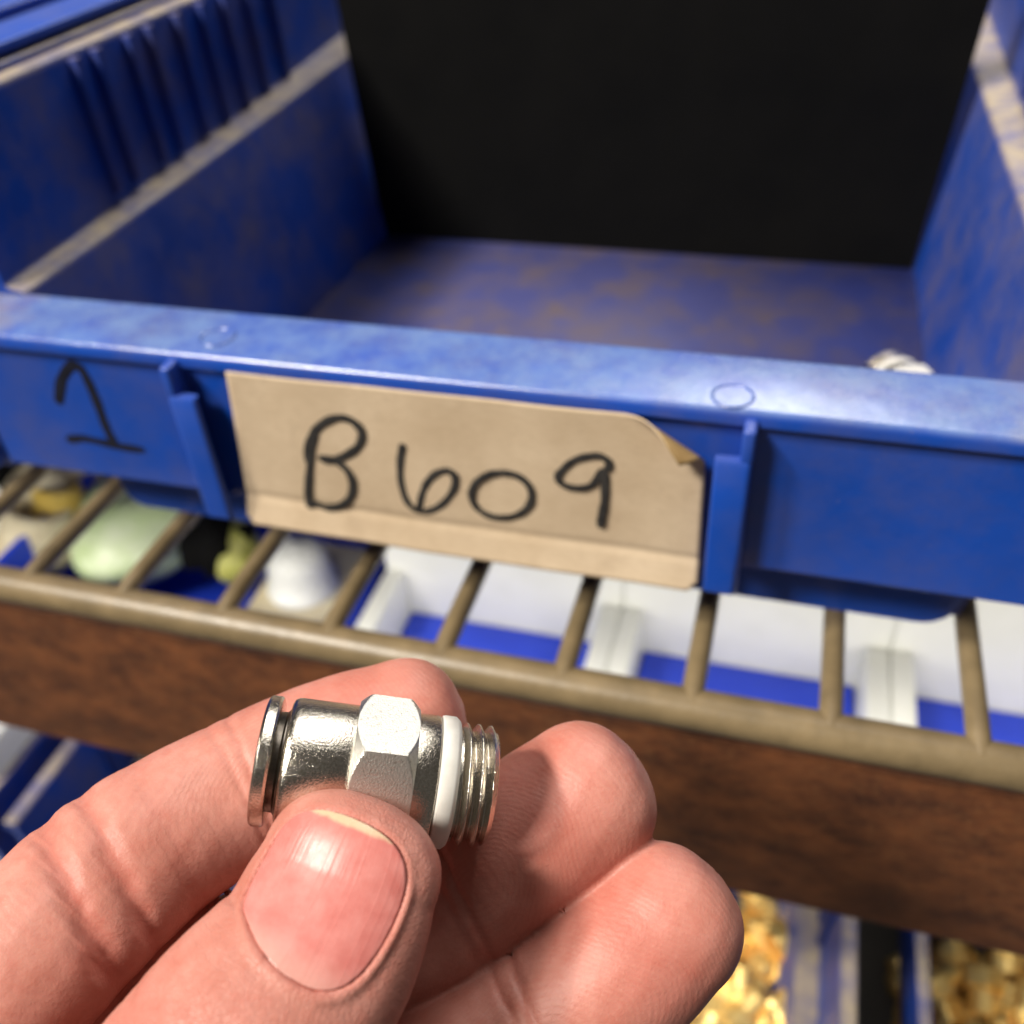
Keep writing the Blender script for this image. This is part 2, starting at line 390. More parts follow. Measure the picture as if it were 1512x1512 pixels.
B = [([(466, 636), (460, 662), (457, 695), (455, 722), (456, 746)], 1.0),
     ([(459, 690), (454, 668), (460, 645), (475, 627), (498, 617), (520, 622), (534, 640), (528, 660), (508, 674), (486, 681), (470, 674)], 1.0),
     ([(474, 676), (492, 680), (510, 692), (520, 710), (519, 730), (507, 745), (484, 750), (466, 744), (453, 747)], 1.0)]
six = [([(595, 655), (591, 682), (592, 712), (601, 740), (615, 753), (633, 755), (654, 744), (670, 722), (671, 703), (660, 695), (643, 700), (629, 716), (622, 735), (619, 752)], 0.88)]
zero = [([(708, 708), (724, 700), (744, 698), (766, 704), (782, 720), (784, 740), (772, 756), (750, 764), (724, 762), (704, 750), (696, 732), (702, 714), (716, 703)], 0.85)]
nine = [([(896, 696), (899, 684), (888, 674), (868, 674), (846, 681), (828, 697), (824, 707), (834, 717), (856, 721), (874, 716), (884, 703), (892, 692)], 0.85),
        ([(891, 694), (893, 716), (892, 742), (888, 764), (886, 779)], 0.9)]
ribbon('handwritten_number', B+six+zero+nine, CY-0.72, 1.75, 'ink', card, off)

# ---- black divider standing in the bin
dv = empty('bin_divider', (-12, 190, 2.4))
tag(dv, 'black plastic divider standing across the inside of blue bin', 'divider')
loft('divider_plate', [[(-90.5, y, 0.2), (92.0-.5, y, 0.2), (97, y, 90), (-96, y, 90)] for y in (-2, 0, 2)], 'black', dv)
box('top_flange', (-97, 98), (-3.2, 3.2), (90.2, 93), 'black', dv, 0.8)

# ---- neighbouring bin (copy) to the left
nb = copy_tree(bin_); nb.location.x -= 0.2295; nb.location.y += 0.004; nb.scale = (0.98, 1, 1.0)
for ch in list(nb.children):
    if ch.name.startswith('handwritten'): bpy.data.objects.remove(ch)
tag(nb, 'blue plastic bin under a flat lid, beside the bin with the card', 'storage bin', 'blue plastic bins')
lid = empty('lid', (-0.5, 148, 93.2)); lid.parent = nb
box('lid_plate', (-112, 112.5), (-136, 136), (0.2, 2.6), 'blue', lid, 0.8)
box('lid_step', (-96, 96), (-120, 120), (2.7, 5.2), 'blue', lid, 1.0)

# ================================================================== the push-in fitting
def make_fitting(root_name='push_in_fitting'):
    r = empty(root_name)
    # x = 0 at the left end of the release ring, mm
    v, f = revolve([(2.7, 4.05), (0.9, 4.05), (0.25, 4.15), (0.0, 4.5), (0.0, 6.35), (0.10, 6.68), (0.36, 6.88), (1.30, 6.88), (1.56, 6.7), (1.66, 6.4), (1.66, 5.2)], 96)
    mesh('release_ring', v, f, 'nickel', r, True, 0.6)
    v, f = revolve([(1.5, 5.25), (2.2, 5.3), (2.45, 5.6), (2.9, 5.6), (2.9, 4.0)], 96)
    mesh('collet', v, f, 'nickel_dark', r, True, 0.6)
    v, f = revolve([(3.6, 5.1), (2.75, 5.3), (2.62, 5.75), (2.62, 6.35), (2.80, 6.72), (3.15, 6.93), (3.6, 7.0), (9.9, 7.0), (10.2, 6.9), (10.2, 5)], 128)
    mesh('body', v, f, 'nickel', r, True, 0.7)
    # hexagon: flats cut by chamfer cones
    AF = 14.8; x0, x1 = 9.75, 16.35
    def hexr(x, rr, th):
        k = ((th+math.pi/6) % (math.pi/3))-math.pi/6
        h = AF/2/math.cos(k)
        e = min(x-x0, x1-x); return max(6.6, min(h, 7.40+e*1.0))
    xs = [x0]+[x0+0.02+(x1-x0-0.04)*(0.5-0.5*math.cos(math.pi*i/46)) for i in range(47)]+[x1]
    v, f = revolve([(x0, 6.6)]+[(x, 8) for x in xs]+[(x1, 6.6)], 240, lambda x, rr, th: 6.6 if rr < 7 else hexr(x, rr, th))
    mesh('hexagon', v, f, 'nickel_hex', r, True, 0.28)
    v, f = revolve([(15.9, 6.2), (16.2, 7.0), (18.55, 7.0), (18.8, 6.85), (18.85, 6.5), (18.85, 5)], 128)
    mesh('shoulder', v, f, 'nickel', r, True, 0.6)
    v, f = revolve([(18.9, 5.6), (18.9, 6.75), (19.05, 7.03), (19.3, 7.1), (20.5, 7.08), (20.95, 6.72), (21.05, 6.4), (21.05, 5.6)], 128)
    mesh('sealing_ring', v, f, 'nylon', r, True, 0.7)
    # thread: true helix
    P = 1.337; a0, a1 = 21.3, 25.3
    def thr(x, rr, th):
        if rr < 5.9: return rr
        ph = ((x-a0)/P-th/(2*math.pi)) % 1.0
        tri = 1-abs(2*ph-1); tri = max(0.0, min(1.0, (tri-0.10)/0.80))
        rad = 5.72+0.86*tri**0.9
        lead = max(0.0, (x-(a1-0.7))/0.7); rad = min(rad, 6.58-0.75*lead)
        return rad
    nx = 110
    prof = [(21.0, 5.7), (21.08, 6.0), (21.3, 6.0)]
    v, f = revolve([(21.06, 5.0), (21.06, 5.75), (21.4, 5.75)]+[(a0+0.1+(a1-a0-0.1)*i/nx, 6) for i in range(nx+1)]+[(a1+0.02, 5.6), (a1-0.1, 4.6), (20, 4.4)], 96, thr)
    mesh('thread', v, f, 'nickel', r, True, 0.9)
    return r
fit = make_fitting()
tag(fit, 'nickel plated push-in fitting with white ring and male thread, pinched between fingers', 'pipe fitting')
def cvec(v): v = np.array(v, float); return Vector((v[0]*M[0]+v[1]*M[1]+v[2]*M[2]))
ax = cvec((math.cos(math.radians(9.0)), math.sin(math.radians(9.0)), 0.13)).normalized()
tocam = cvec((0.08, -0.25, -0.96)).normalized(); tocam = (tocam-ax*tocam.dot(ax)).normalized()
upi = ax.cross(tocam); upi = upi if upi.dot(cvec((0, -1, 0))) > 0 else -upi
HEXA = 45
hd = (tocam*math.cos(math.radians(HEXA))+upi*math.sin(math.radians(HEXA))).normalized()     # normal of the bright flat
R3 = Matrix((ax, hd, ax.cross(hd))).transposed()
fc = at(383.5, 1121, 102.2)
fit.matrix_world = Matrix.Translation(Vector(fc)*S) @ R3.to_4x4()

# ---- a loose fitting lying in the bin
lf = copy_tree(fit); tag(lf, 'loose nickel fitting lying on the floor of the blue bin by its wall', 'pipe fitting')
p = onZ(1336, 549, 9.0); lf.matrix_world = Matrix.Translation(Vector((p[0]+5, p[1]-27, 10.6))*S) @ Matrix.Rotation(2.0, 4, 'Z') @ Matrix.Rotation(0.5, 4, 'X')

# ================================================================== the hand
PEXP = 2.35
class Chain:
    def __init__(s, name, ctrl, dors, e, n=5, cap_end=None):
        c = np.array(ctrl, float); P = np.array([cam(u, v, z) for u, v, z in c[:, :3]])
        allp = crom(np.hstack([P, c[:, 3:6]]), n); s.name = name
        s.c = allp[:, :3]; s.w, s.hp, s.hd = allp[:, 3], allp[:, 4], allp[:, 5]
        T = np.gradient(s.c, axis=0); s.T = T/np.linalg.norm(T, axis=1, keepdims=True)          # towards the wrist
        D = np.array(dors, float); D = np.broadcast_to(D, s.c.shape) if D.ndim == 1 else D
        D = D-(D*s.T).sum(1, keepdims=True)*s.T; s.D = D/np.linalg.norm(D, axis=1, keepdims=True)
        s.L = np.cross(s.T, s.D); s.e = e; s.eend = cap_end or s.w[-1]
        s.arc = np.concatenate([[0], np.cumsum(np.linalg.norm(np.diff(s.c, axis=0), axis=1))])
        s.lo = s.c.min(0)-s.w.max()-2; s.hi = s.c.max(0)+s.w.max()+2
    def eval(s, P):
        N = len(P); best = np.full(N, 1e9); bi = np.zeros(N, int); bt = np.zeros(N)
        for i in range(len(s.c)-1):
            d = s.c[i+1]-s.c[i]; t_ = np.clip(((P-s.c[i])@d)/(d@d), 0, 1)
            q = P-s.c[i]-t_[:, None]*d; dd = (q*q).sum(1); m = dd < best
            best[m] = dd[m]; bi[m] = i; bt[m] = t_[m]
        def ip(A): return A[bi]*(1-bt)[:, None]+A[bi+1]*bt[:, None] if A.ndim == 2 else A[bi]*(1-bt)+A[bi+1]*bt
        c_, T, D, L = ip(s.c), ip(s.T), ip(s.D), ip(s.L); w_, hp, hd_ = ip(s.w), ip(s.hp), ip(s.hd)
        q = P-c_; a = (q*L).sum(1); b = (q*D).sum(1); c = (q*T).sum(1)
        tipm = (bi == 0) & (bt == 0); endm = (bi == len(s.c)-2) & (bt == 1)
        h = np.where(b > 0, hd_, hp); ce = np.where(tipm | endm, c, 0.0); e = np.where(endm, s.eend, s.e)
        ra = np.sqrt((a/w_)**2+(b/h)**2)+1e-9; rc = np.abs(ce)/e+1e-12
        qq = (ra**PEXP+rc**PEXP)**(1/PEXP)+1e-9
        ga = (ra/qq)**(PEXP-1)*(a/w_**2)/ra; gb = (ra/qq)**(PEXP-1)*(b/h**2)/ra; gc = (rc/qq)**(PEXP-1)*np.sign(ce)/e
        k1 = np.sqrt(ga*ga+gb*gb+gc*gc)+1e-9
        d = (qq-1)/k1; d = np.where(qq < 0.5, np.minimum(d, -0.4*np.minimum(w_, h)), d)
        g = (ga[:, None]*L+gb[:, None]*D+gc[:, None]*T)/k1[:, None]
        tau = s.arc[bi]*(1-bt)+s.arc[bi+1]*bt+ce*tipm
        return d, g, tau, a, b, w_, hd_
    def point(s, tau, phi, off=0.0):
        """surface point at distance tau from the tip centre, angle phi from dorsal"""
        if tau < 0: c_, T, D, L, w_, h = s.c[0]+s.T[0]*tau, s.T[0], s.D[0], s.L[0], s.w[0], s.hd[0]; k = max(0.0, 1-(-tau/s.e)**PEXP)**(1/PEXP)
        else:
            i = min(np.searchsorted(s.arc, tau, 'right')-1, len(s.arc)-2); u = (tau-s.arc[i])/(s.arc[i+1]-s.arc[i])
            m = lambda A: A[i]*(1-u)+A[i+1]*u
            c_, T, D, L, w_, h = m(s.c), m(s.T), m(s.D), m(s.L), m(s.w), m(s.hd); k = 1.0
        n = L*math.sin(phi)/w_+D*math.cos(phi)/h; n /= np.linalg.norm(n)
        return c_+k*(L*math.sin(phi)*w_+D*math.cos(phi)*h)+n*off

away = (0.05, 0.25, 1.0)
index = Chain('index', [(590, 1073, 118.5, 8.3, 7.0, 6.0), (520, 1098, 118, 8.9, 8.0, 6.6), (430, 1134, 116.5, 9.0, 7.6, 7.0), (335, 1180, 113.5, 8.9, 7.0, 7.2), (235, 1240, 109.5, 9.4, 8.4, 7.6),
    (148, 1308, 105, 9.75, 7.9, 8.6), (70, 1388, 101, 9.6, 8.6, 8.2), (-40, 1500, 97, 9.8, 9.0, 8.2), (-150, 1620, 94, 10.5, 9.5, 9), (-260, 1750, 92, 11, 10, 10)], away, 8.3)
middle = Chain('middle', [(856, 1182, 114, 9.1, 7.6, 6.2), (799, 1224, 114.3, 9.5, 8.6, 7), (718, 1284, 114, 9.4, 8.2, 7.4), (620, 1345, 112.5, 9.5, 7.4, 7.8), (470, 1408, 111, 9.8, 8.4, 8.2),
    (300, 1480, 110, 10.4, 8.6, 9), (130, 1580, 106, 10, 9, 8.6), (-30, 1750, 98, 10.5, 9.5, 9), (-150, 1870, 95, 11, 10, 10)], (0.25, 0.25, 1.0), 8.6)
ring = Chain('ring', [(978, 1366, 109.5, 8.9, 7.6, 6.2), (925, 1417, 109.3, 9.3, 8.6, 7), (856, 1475, 108.6, 9.1, 8.2, 7.4), (757, 1543, 107.5, 8.9, 7.4, 7.8), (606, 1632, 105.6, 9.5, 8.4, 8.2),
    (420, 1720, 103, 9.8, 8, 9), (250, 1820, 100, 9.8, 9, 8.6), (80, 1940, 97, 10, 9.5, 9), (-40, 2040, 95, 11, 10, 10)], (0.25, 0.25, 1.0), 8.6)
pinky = Chain('pinky', [(900, 1668, 107, 7.4, 6.2, 5.2), (830, 1710, 107, 7.9, 7, 6), (730, 1770, 106, 7.8, 6.8, 6), (600, 1840, 104, 7.9, 7, 6.5), (450, 1920, 101, 8.2, 7, 7), (300, 2010, 99, 8.4, 8, 7), (100, 2150, 97, 9, 9, 8)], (0.25, 0.25, 1.0), 7)
thumb = Chain('thumb', [(514, 1289, 93.0, 9.25, 6.6, 5.4), (497, 1331, 92.2, 9.75, 7.4, 6.0), (466, 1400, 90.6, 10.1, 8.2, 7.0), (430, 1452, 89.2, 10.5, 8.2, 7.8), (374, 1522, 87.4, 11.1, 8.4, 8.8), (305, 1610, 86, 11.3, 9, 9.2),
    (180, 1760, 84, 11.5, 10, 9.5), (50, 1930, 83, 13.5, 12, 10.5), (-60, 2090, 84, 16, 14, 12)], (-0.20, -0.30, -1.0), 7.4)
palm = Chain('palm', [(-120, 1900, 96, 24, 12, 12), (-160, 2080, 94, 29, 13, 13), (-220, 2330, 93, 28, 14, 14), (-290, 2600, 93, 25, 15, 15), (-340, 2800, 93, 24, 16, 16)], (-0.15, 0.1, 1.0), 10, cap_end=10)
digits = [index, middle, ring, pinky, thumb]
def smin(d1, g1, d2, g2, k):
    h = np.clip(0.5+0.5*(d2-d1)/k, 0, 1); d = d2*(1-h)+d1*h-k*h*(1-h)
    return d, g2*(1-h)[:, None]+g1*h[:, None]
def hand_sdf(P, info=False):
    N = len(P); d = np.full(N, 60.0); g = np.zeros((N, 3)); g[:, 0] = 1
    bestd = np.full(N, 1e9); idn = np.full(N, -1); tau = np.zeros(N); A = np.zeros(N); Bv = np.zeros(N); W = np.ones(N); H = np.ones(N)
    for k, ch in enumerate(digits):
        m = np.all((P > ch.lo-1) & (P < ch.hi+1), axis=1)
        if not m.any(): continue
        r_ = ch.eval(P[m]); dk = np.full(N, 60.0); gk = np.zeros((N, 3)); dk[m] = r_[0]; gk[m] = r_[1]
        d, g = smin(d, g, dk, gk, 1.1)
        ix = np.where(m)[0][r_[0] < bestd[m]]; sel = r_[0] < bestd[m]
        bestd[ix] = r_[0][sel]; idn[ix] = k; tau[ix] = r_[2][sel]; A[ix] = r_[3][sel]; Bv[ix] = r_[4][sel]; W[ix] = r_[5][sel]; H[ix] = r_[6][sel]
    r_ = palm.eval(P); d, g = smin(d, g, r_[0], r_[1], 8.0)
    g = g/(np.linalg.norm(g, axis=1, keepdims=True)+1e-9)
    return (d, g, idn, tau, A, Bv, W, H) if info else (d, g)
def surface_nets(lo, hi, h):
    n = np.ceil((hi-lo)/h).astype(int)+1
    axs = [lo[i]+h*np.arange(n[i]) for i in range(3)]
    G = np.stack(np.meshgrid(*axs, indexing='ij'), -1).reshape(-1, 3)
    Fv = np.empty(len(G)); st = 400000
    for i in range(0, len(G), st): Fv[i:i+st] = hand_sdf(G[i:i+st])[0]
    Fv = Fv.reshape(n); ins = Fv < 0
    cs_ = np.zeros(n-1, int); acc = np.zeros((*(n-1), 3)); cnt = np.zeros(n-1)
    sl = lambda o: tuple(slice(o[i], n[i]-1+o[i]) for i in range(3))
    corners = [(i, j, k) for i in (0, 1) for j in (0, 1) for k in (0, 1)]
    for c1 in corners:
        for axi in range(3):
            if c1[axi]: continue
            c2 = list(c1); c2[axi] = 1
            f1, f2 = Fv[sl(c1)], Fv[sl(c2)]; m = (f1 < 0) != (f2 < 0)
            t_ = np.where(m, f1/(f1-f2+1e-12), 0)
            for q in range(3): acc[..., q] += np.where(m, c1[q]+(t_ if q == axi else 0), 0)
            cnt += m
    act = cnt > 0; idx = -np.ones(n-1, int); idx[act] = np.arange(act.sum())
    ijk = np.argwhere(act); V = lo+h*(ijk+acc[act]/cnt[act][:, None]); quads = []
    for axi in range(3):
        b_, c_ = [(1, 2), (2, 0), (0, 1)][axi]
        s1 = [slice(1, n[i]-1) for i in range(3)]; s1[axi] = slice(0, n[axi]-1); s2 = list(s1); s2[axi] = slice(1, n[axi])
        a_, b2 = ins[tuple(s1)], ins[tuple(s2)]; m = a_ != b2
        I = np.argwhere(m)+np.array([0 if i == axi else 1 for i in range(3)]); flip = a_[m]
        def cell(db, dc):
            J = I.copy(); J[:, b_] += db; J[:, c_] += dc; return idx[J[:, 0], J[:, 1], J[:, 2]]
        q = np.stack([cell(-1, -1), cell(0, -1), cell(0, 0), cell(-1, 0)], 1)
        q[~flip] = q[~flip][:, ::-1]; quads.append(q)
    return V, np.vstack(quads)
def project(V, it):
    for _ in range(it):
        for i in range(0, len(V), 300000):
            d, g = hand_sdf(V[i:i+300000]); V[i:i+300000] -= g*np.clip(d, -1, 1)[:, None]
    return V
def subdiv(V, Q):
    E = np.sort(np.vstack([Q[:, [i, (i+1) % 4]] for i in range(4)]), 1)
    key = E[:, 0].astype(np.int64)*len(V)+E[:, 1]; uq, inv = np.unique(key, return_inverse=True)
    mid = (V[uq//len(V)]+V[uq % len(V)])/2; cen = V[Q].mean(1); nq = len(Q); n0, n1 = len(V), len(V)+len(uq)
    e = [n0+inv[i*nq:(i+1)*nq] for i in range(4)]; c_ = n1+np.arange(nq)
    out = np.vstack([np.stack([Q[:, i], e[i], c_, e[(i+3) % 4]], 1) for i in range(4)])
    return np.vstack([V, mid, cen]), out
lo = np.min([c.lo for c in digits+[palm]], axis=0); hi = np.max([c.hi for c in digits+[palm]], axis=0)
V, Q = surface_nets(lo, hi, 1.15); V = project(V, 3)
V, Q = subdiv(V, Q); V = project(V, 2)
V, Q = subdiv(V, Q); V = project(V, 2)
d_, G_, idn, tau, A, Bv, W, H = hand_sdf(V, True)
phi = np.arctan2(A/W, Bv/H)
# nails: [tau free edge, tau cuticle, half angle]
NAIL = {0: (-7.6, 5.0, 0.95), 1: (-8.3, 5.0, 0.95), 2: (-8.3, 5.0, 0.95), 3: (-6.6, 4.0, 0.95), 4: (-5.0, 9.9, 0.84)}
def nail_sd(k, tau_, x_):
    """signed distance (mm) to the nail outline; x_ is arc length across"""
    t0, t1, ha = NAIL[k]; wn = digits[k].w[3]*ha*0.98; cy, ly = (t0+t1)/2, (t1-t0)/2
    y = (tau_-cy)/ly; n_ = np.where(y > 0, 2.5, 3.0); taper = 1.0-0.05*np.clip(y, -1, 1)
    q = (np.abs(x_/(wn*taper))**n_+np.abs(y)**n_)**(1/n_)
    return (q-1)*min(wn, ly), y
def snoise(P, sc, seed, n=7):
    r_ = np.random.default_rng(seed); o = np.zeros(len(P))
    for _ in range(n): o += np.sin(P@(r_.normal(size=3)*sc)+r_.uniform(0, 6.28))
    return o/n
disp = 0.10*snoise(V, 0.5, 1)+0.05*snoise(V, 1.3, 2)
red = np.zeros(len(V)); ridge = np.zeros(len(V)); palmar = np.zeros(len(V)); knuckle = np.zeros(len(V))
for k in range(5):
    m = idn == k; x_ = W[m]*phi[m]; tk = tau[m]; sd_, y_ = nail_sd(k, tk, x_)
    dors = np.clip(np.cos(phi[m])*1.6, 0, 1)
    inside = 1/(1+np.exp(sd_/0.12)); side = np.clip((y_+0.62)/0.3, 0, 1)
    dd = -0.42*inside*dors+0.40*np.exp(-((sd_-0.62)/0.50)**2)*dors*(0.25+0.75*side)*np.clip(1.15-0.4*np.clip(y_, 0, 1), 0, 1)
    dd += 0.10*np.exp(-((sd_-0.25)/0.16)**2)*dors*side*(1+snoise(V[m], 4.0, 5))
    disp[m] += dd
    red[m] += 0.8*np.exp(-(np.maximum(sd_, 0)/0.5)**2)*dors*0.5
    pm = np.clip(0.15-np.cos(phi[m]), 0, 1)**0.6; palmar[m] = pm
    s0 = 16.0; ridge[m] = np.sqrt((A[m]-1.5)**2*(1.0 if k else .8)+(np.where(tk < s0, (tk-s0)*0.8, (tk-s0)*0.55))**2+9.0)
    red[m] += pm*0.45*np.exp(-((tk-3)/8)**2)
# joint creases on the palm side (tau, depth, width, tilt) and knuckle wrinkles on the thumb's back
CRE = {0: [(19.0, 0.22, 0.5, 0.05), (20.6, 0.16, 0.5, -0.05), (36.5, 0.60, 1.1, 0.22), (41.0, 0.75, 1.2, 0.30), (30.0, 0.25, 2.2, 0.1), (52, 0.3, 1.5, 0.2)],
       1: [(17.5, 0.3, 0.6, 0.1), (19.5, 0.25, 0.6, 0)], 2: [(17.5, 0.3, 0.6, 0.1), (19.5, 0.25, 0.6, 0)], 3: [(14, 0.3, 0.6, 0)], 4: []}
for k, L_ in CRE.items():
    m = idn == k
    for t0, dp, wd, tilt in L_:
        u = tau[m]-t0-tilt*A[m]-0.35*snoise(V[m], 0.9, int(t0*10))
        gsh = np.exp(-(u/wd)**2)*np.clip(0.35-np.cos(phi[m]), 0, 1)
        disp[m] -= dp*gsh; red[m] += 0.55*dp*gsh
m = idn == 4
kn = np.exp(-((tau[m]-20.5)/5.5)**2)*np.clip(np.cos(phi[m])*1.4, 0, 1); wv = tau[m]+0.9*snoise(V[m], 0.45, 9)+0.05*A[m]**2*0.35
disp[m] += -0.16*kn*np.abs(np.sin(wv*1.25))**6-0.05*kn*np.abs(np.sin(wv*2.9+1))**4; knuckle[m] = kn; red[m] += 0.35*kn
V2 = V+G_*disp[:, None]
HC = np.array([0.0, 0.0, 0.0])
Vw = C+V2@M; root_c = C+np.array(cam(-340, 2800, 93))@M
me = bpy.data.meshes.new('hand'); me.vertices.add(len(Vw)); me.vertices.foreach_set('co', ((Vw-root_c)*S).astype(np.float32).ravel())
me.loops.add(Q.size); me.loops.foreach_set('vertex_index', Q.astype(np.int32).ravel()); me.polygons.add(len(Q))
me.polygons.foreach_set('loop_start', np.arange(0, Q.size, 4, dtype=np.int32)); me.polygons.foreach_set('loop_total', np.full(len(Q), 4, np.int32))
me.update(calc_edges=True); me.validate(); me.polygons.foreach_set('use_smooth', np.ones(len(Q), bool))
for nm, arr in (('ridge', ridge), ('palmar', palmar), ('red', red), ('knuckle', knuckle)):
    at_ = me.attributes.new(nm, 'FLOAT', 'POINT'); at_.data.foreach_set('value', arr.astype(np.float32))
t = NT('skin')
big = t.noise(0.10, 4, 0.6); med = t.noise(0.45, 5, 0.65); fine = t.noise(2.2, 4, 0.6)
c = t.mix(t.ramp(big, [(0.35, 0.0), (0.65, 1.0)]), (0.46, 0.175, 0.132), (0.57, 0.252, 0.203))
c = t.mix(t.math('MULTIPLY', t.ramp(med, [(0.45, 0.0), (0.72, 1.0)]), 0.42), c, (0.45, 0.120, 0.084))
c = t.mix(t.math('MULTIPLY', t.attr('red'), 0.9), c, (0.45, 0.095, 0.068))
c = t.mix(t.math('MULTIPLY', t.ramp(fine, [(0.55, 0.0), (0.8, 1.0)]), 0.16), c, (0.68, 0.38, 0.29))
wob = t.math('MULTIPLY', t.noise(0.075, 1), 6.0)
ph = t.math('MULTIPLY', t.math('ADD', t.attr('ridge'), wob), 2*math.pi/0.52)
rid = t.math('MULTIPLY', t.math('ADD', t.math('MULTIPLY', t.math('SINE', ph), 0.5), 0.5), t.attr('palmar'))
rid = t.math('MULTIPLY', rid, t.ramp(t.noise(0.35, 3), [(0.25, 0.35), (0.6, 1.0)]))
c = t.mix(t.math('MULTIPLY', rid, 0.07), c, (0.66, 0.36, 0.25))
vo = t.n('ShaderNodeTexVoronoi', feature='DISTANCE_TO_EDGE'); vo.inputs['Scale'].default_value = 1.5
wv_ = t.n('ShaderNodeVectorMath', operation='ADD'); nn = t.n('ShaderNodeTexNoise'); nn.inputs['Scale'].default_value = 1.2; t.l(t.mm(), nn.inputs['Vector'])
t.l(t.mm(), wv_.inputs[0]); t.l(nn.outputs['Color'], wv_.inputs[1]); t.l(wv_.outputs[0], vo.inputs['Vector'])
cellh = t.math('MULTIPLY', t.ramp(vo.outputs[0], [(0.0, 0.0), (0.12, 1.0)]), t.math('SUBTRACT', 1.0, t.math('MULTIPLY', t.attr('palmar'), 0.85)))
b = t.bump(rid, 0.015, 0.8); b = t.bump(cellh, 0.045, 0.7, b); b = t.bump(fine, 0.07, 0.6, b); b = t.bump(med, 0.18, 0.5, b)
MAT['skin'] = t.set(Base_Color=c, Roughness=t.math('ADD', 0.40, t.math('MULTIPLY', fine, 0.18)), Normal=b, Subsurface_Weight=0.16,
                    Subsurface_Radius=(0.0014, 0.0005, 0.0003), Subsurface_Scale=1.0, Specular_IOR_Level=0.42)
hand = link('hand', me, 'skin'); hand.location = Vector(root_c)*S
tag(hand, 'bare left hand pinching the nickel fitting between thumb and index finger', 'hand')
# ---- nails
t = NT('nail'); ny = t.attr('along'); nxm = t.n('ShaderNodeAttribute'); nxm.attribute_name = 'across'
lon = t.n('ShaderNodeTexNoise'); lon.noise_dimensions = '1D'; lon.inputs['Scale'].default_value = 14; lon.inputs['Detail'].default_value = 3; t.l(nxm.outputs['Fac'], lon.inputs['W'])
mott = t.noise(0.35, 4, 0.6)
c = t.mix(t.ramp(mott, [(0.35, 0.0), (0.7, 1.0)]), (0.54, 0.165, 0.145), (0.63, 0.245, 0.22))
c = t.mix(t.ramp(ny, [(0.02, 0.55), (0.22, 0.0)]), c, (0.68, 0.38, 0.32))
c = t.mix(t.ramp(t.math('ADD', ny, t.math('MULTIPLY', t.math('SUBTRACT', mott, 0.5), 0.05)), [(0.94, 0.0), (0.965, 0.9)]), c, (0.60, 0.45, 0.29))
b = t.bump(lon.outputs[0], 0.055, 0.9); b = t.bump(t.noise(2.5, 3), 0.012, 0.6, b)
MAT['nail'] = t.set(Base_Color=c, Roughness=t.math('ADD', 0.22, t.math('MULTIPLY', t.noise(0.8, 4), 0.24)), Normal=b, Subsurface_Weight=0.2, Subsurface_Radius=(0.0012, 0.0005, 0.0004),
                    Subsurface_Scale=1.0, Coat_Weight=0.0, Specular_IOR_Level=0.45)
for k, ch in enumerate(digits):
    t0, t1, ha = NAIL[k]; wn = ch.w[3]*ha*0.98; nu, nv = 48, 56; v_, f_, al, ac = [], [], [], []
    for j in range(nv+1):
        y = -1+2*j/nv; yy = math.copysign(1-(1-abs(y))**1.6, y)
        n_ = 2.5 if yy > 0 else 3.0
        hw = wn*(1.0-0.05*yy)*max(0.0, 1-abs(yy)**n_)**(1/n_)
        for i in range(nu+1):
            xx = hw*(-1+2*i/nu); tt = (t0+t1)/2+yy*(t1-t0)/2
            i0 = min(max(0, np.searchsorted(ch.arc, max(tt, 0), 'right')-1), len(ch.arc)-1)
            lift = 0.02+0.42*max(0.0, -yy-0.35)**2*(1 if k == 4 else 1.6)-0.25*max(0.0, (abs(xx)/wn-0.8))-0.12*max(0, yy-0.7)
            p = ch.point(tt, xx/ch.w[i0], lift); v_.append(C+p@M-root_c); al.append((1-yy)/2); ac.append(xx/wn)
    for j in range(nv):
        for i in range(nu): a = j*(nu+1)+i; f_.append((a, a+1, a+nu+2, a+nu+1))
    o = mesh('thumbnail' if k == 4 else 'fingernail', v_, f_, 'nail', hand)
    for nm, arr in (('along', al), ('across', ac)):
        q = o.data.attributes.new(nm, 'FLOAT', 'POINT'); q.data.foreach_set('value', np.array(arr, np.float32))
    so = o.modifiers.new('thickness', 'SOLIDIFY'); so.thickness = 0.35*S; so.offset = 0.0
    if k == 4: o['label'] = 'pink thumbnail with a pale free edge'

# ================================================================== below the shelf
ms = box('middle_shelf', (-420, 420), (62, 345), (-138, -132.3), 'grey_board', None, 1); ms['kind'] = 'structure'
ls = box('lower_shelf', (-700, 700), (-30, 420), (-245, -239.5), 'grey_board', None, 1); ls['kind'] = 'structure'
# white trays with a blue sheet in each
def tray(xc, wd, y0, y1, zs, zb):
    o = empty('parts_tray', (xc, y0, -132)); h = wd/2; z0 = 0.2
    box('tray_floor', (-h, h), (0, y1-y0), (z0, z0+2.5), 'white', o, 0.6)
    loft('front_wall', [[(-h+2.2, y, z0+2.6), (h-2.2, y, z0+2.6), (h-2.2, y, zs+132), (-h+2.2, y, zs+132)] for y in (0.1, 2.4)], 'white', o)
    box('back_wall', (-h, h), (y1-y0-3, y1-y0), (z0+2.6, zb+132), 'white', o, 1)
    for s_ in (-1, 1):
        xs = sorted((s_*(h-6.8), s_*h))
        box('side_wall', xs, (2.6, y1-y0-3.1), (z0+2.6, zs+147), 'white', o, 1.2)
    return o
def xat(u, v, Z): return onZ(u, v, Z)[0]
cols = [(-80.0, 'next to the pale green bag'), (4.0, 'between two like trays'), (87.0, 'right of the middle tray'), (170.0, 'at the end of the tray row')]
TR = ('right beside the crate of mixed pieces', 'between two others of its row', 'at the end of its row')
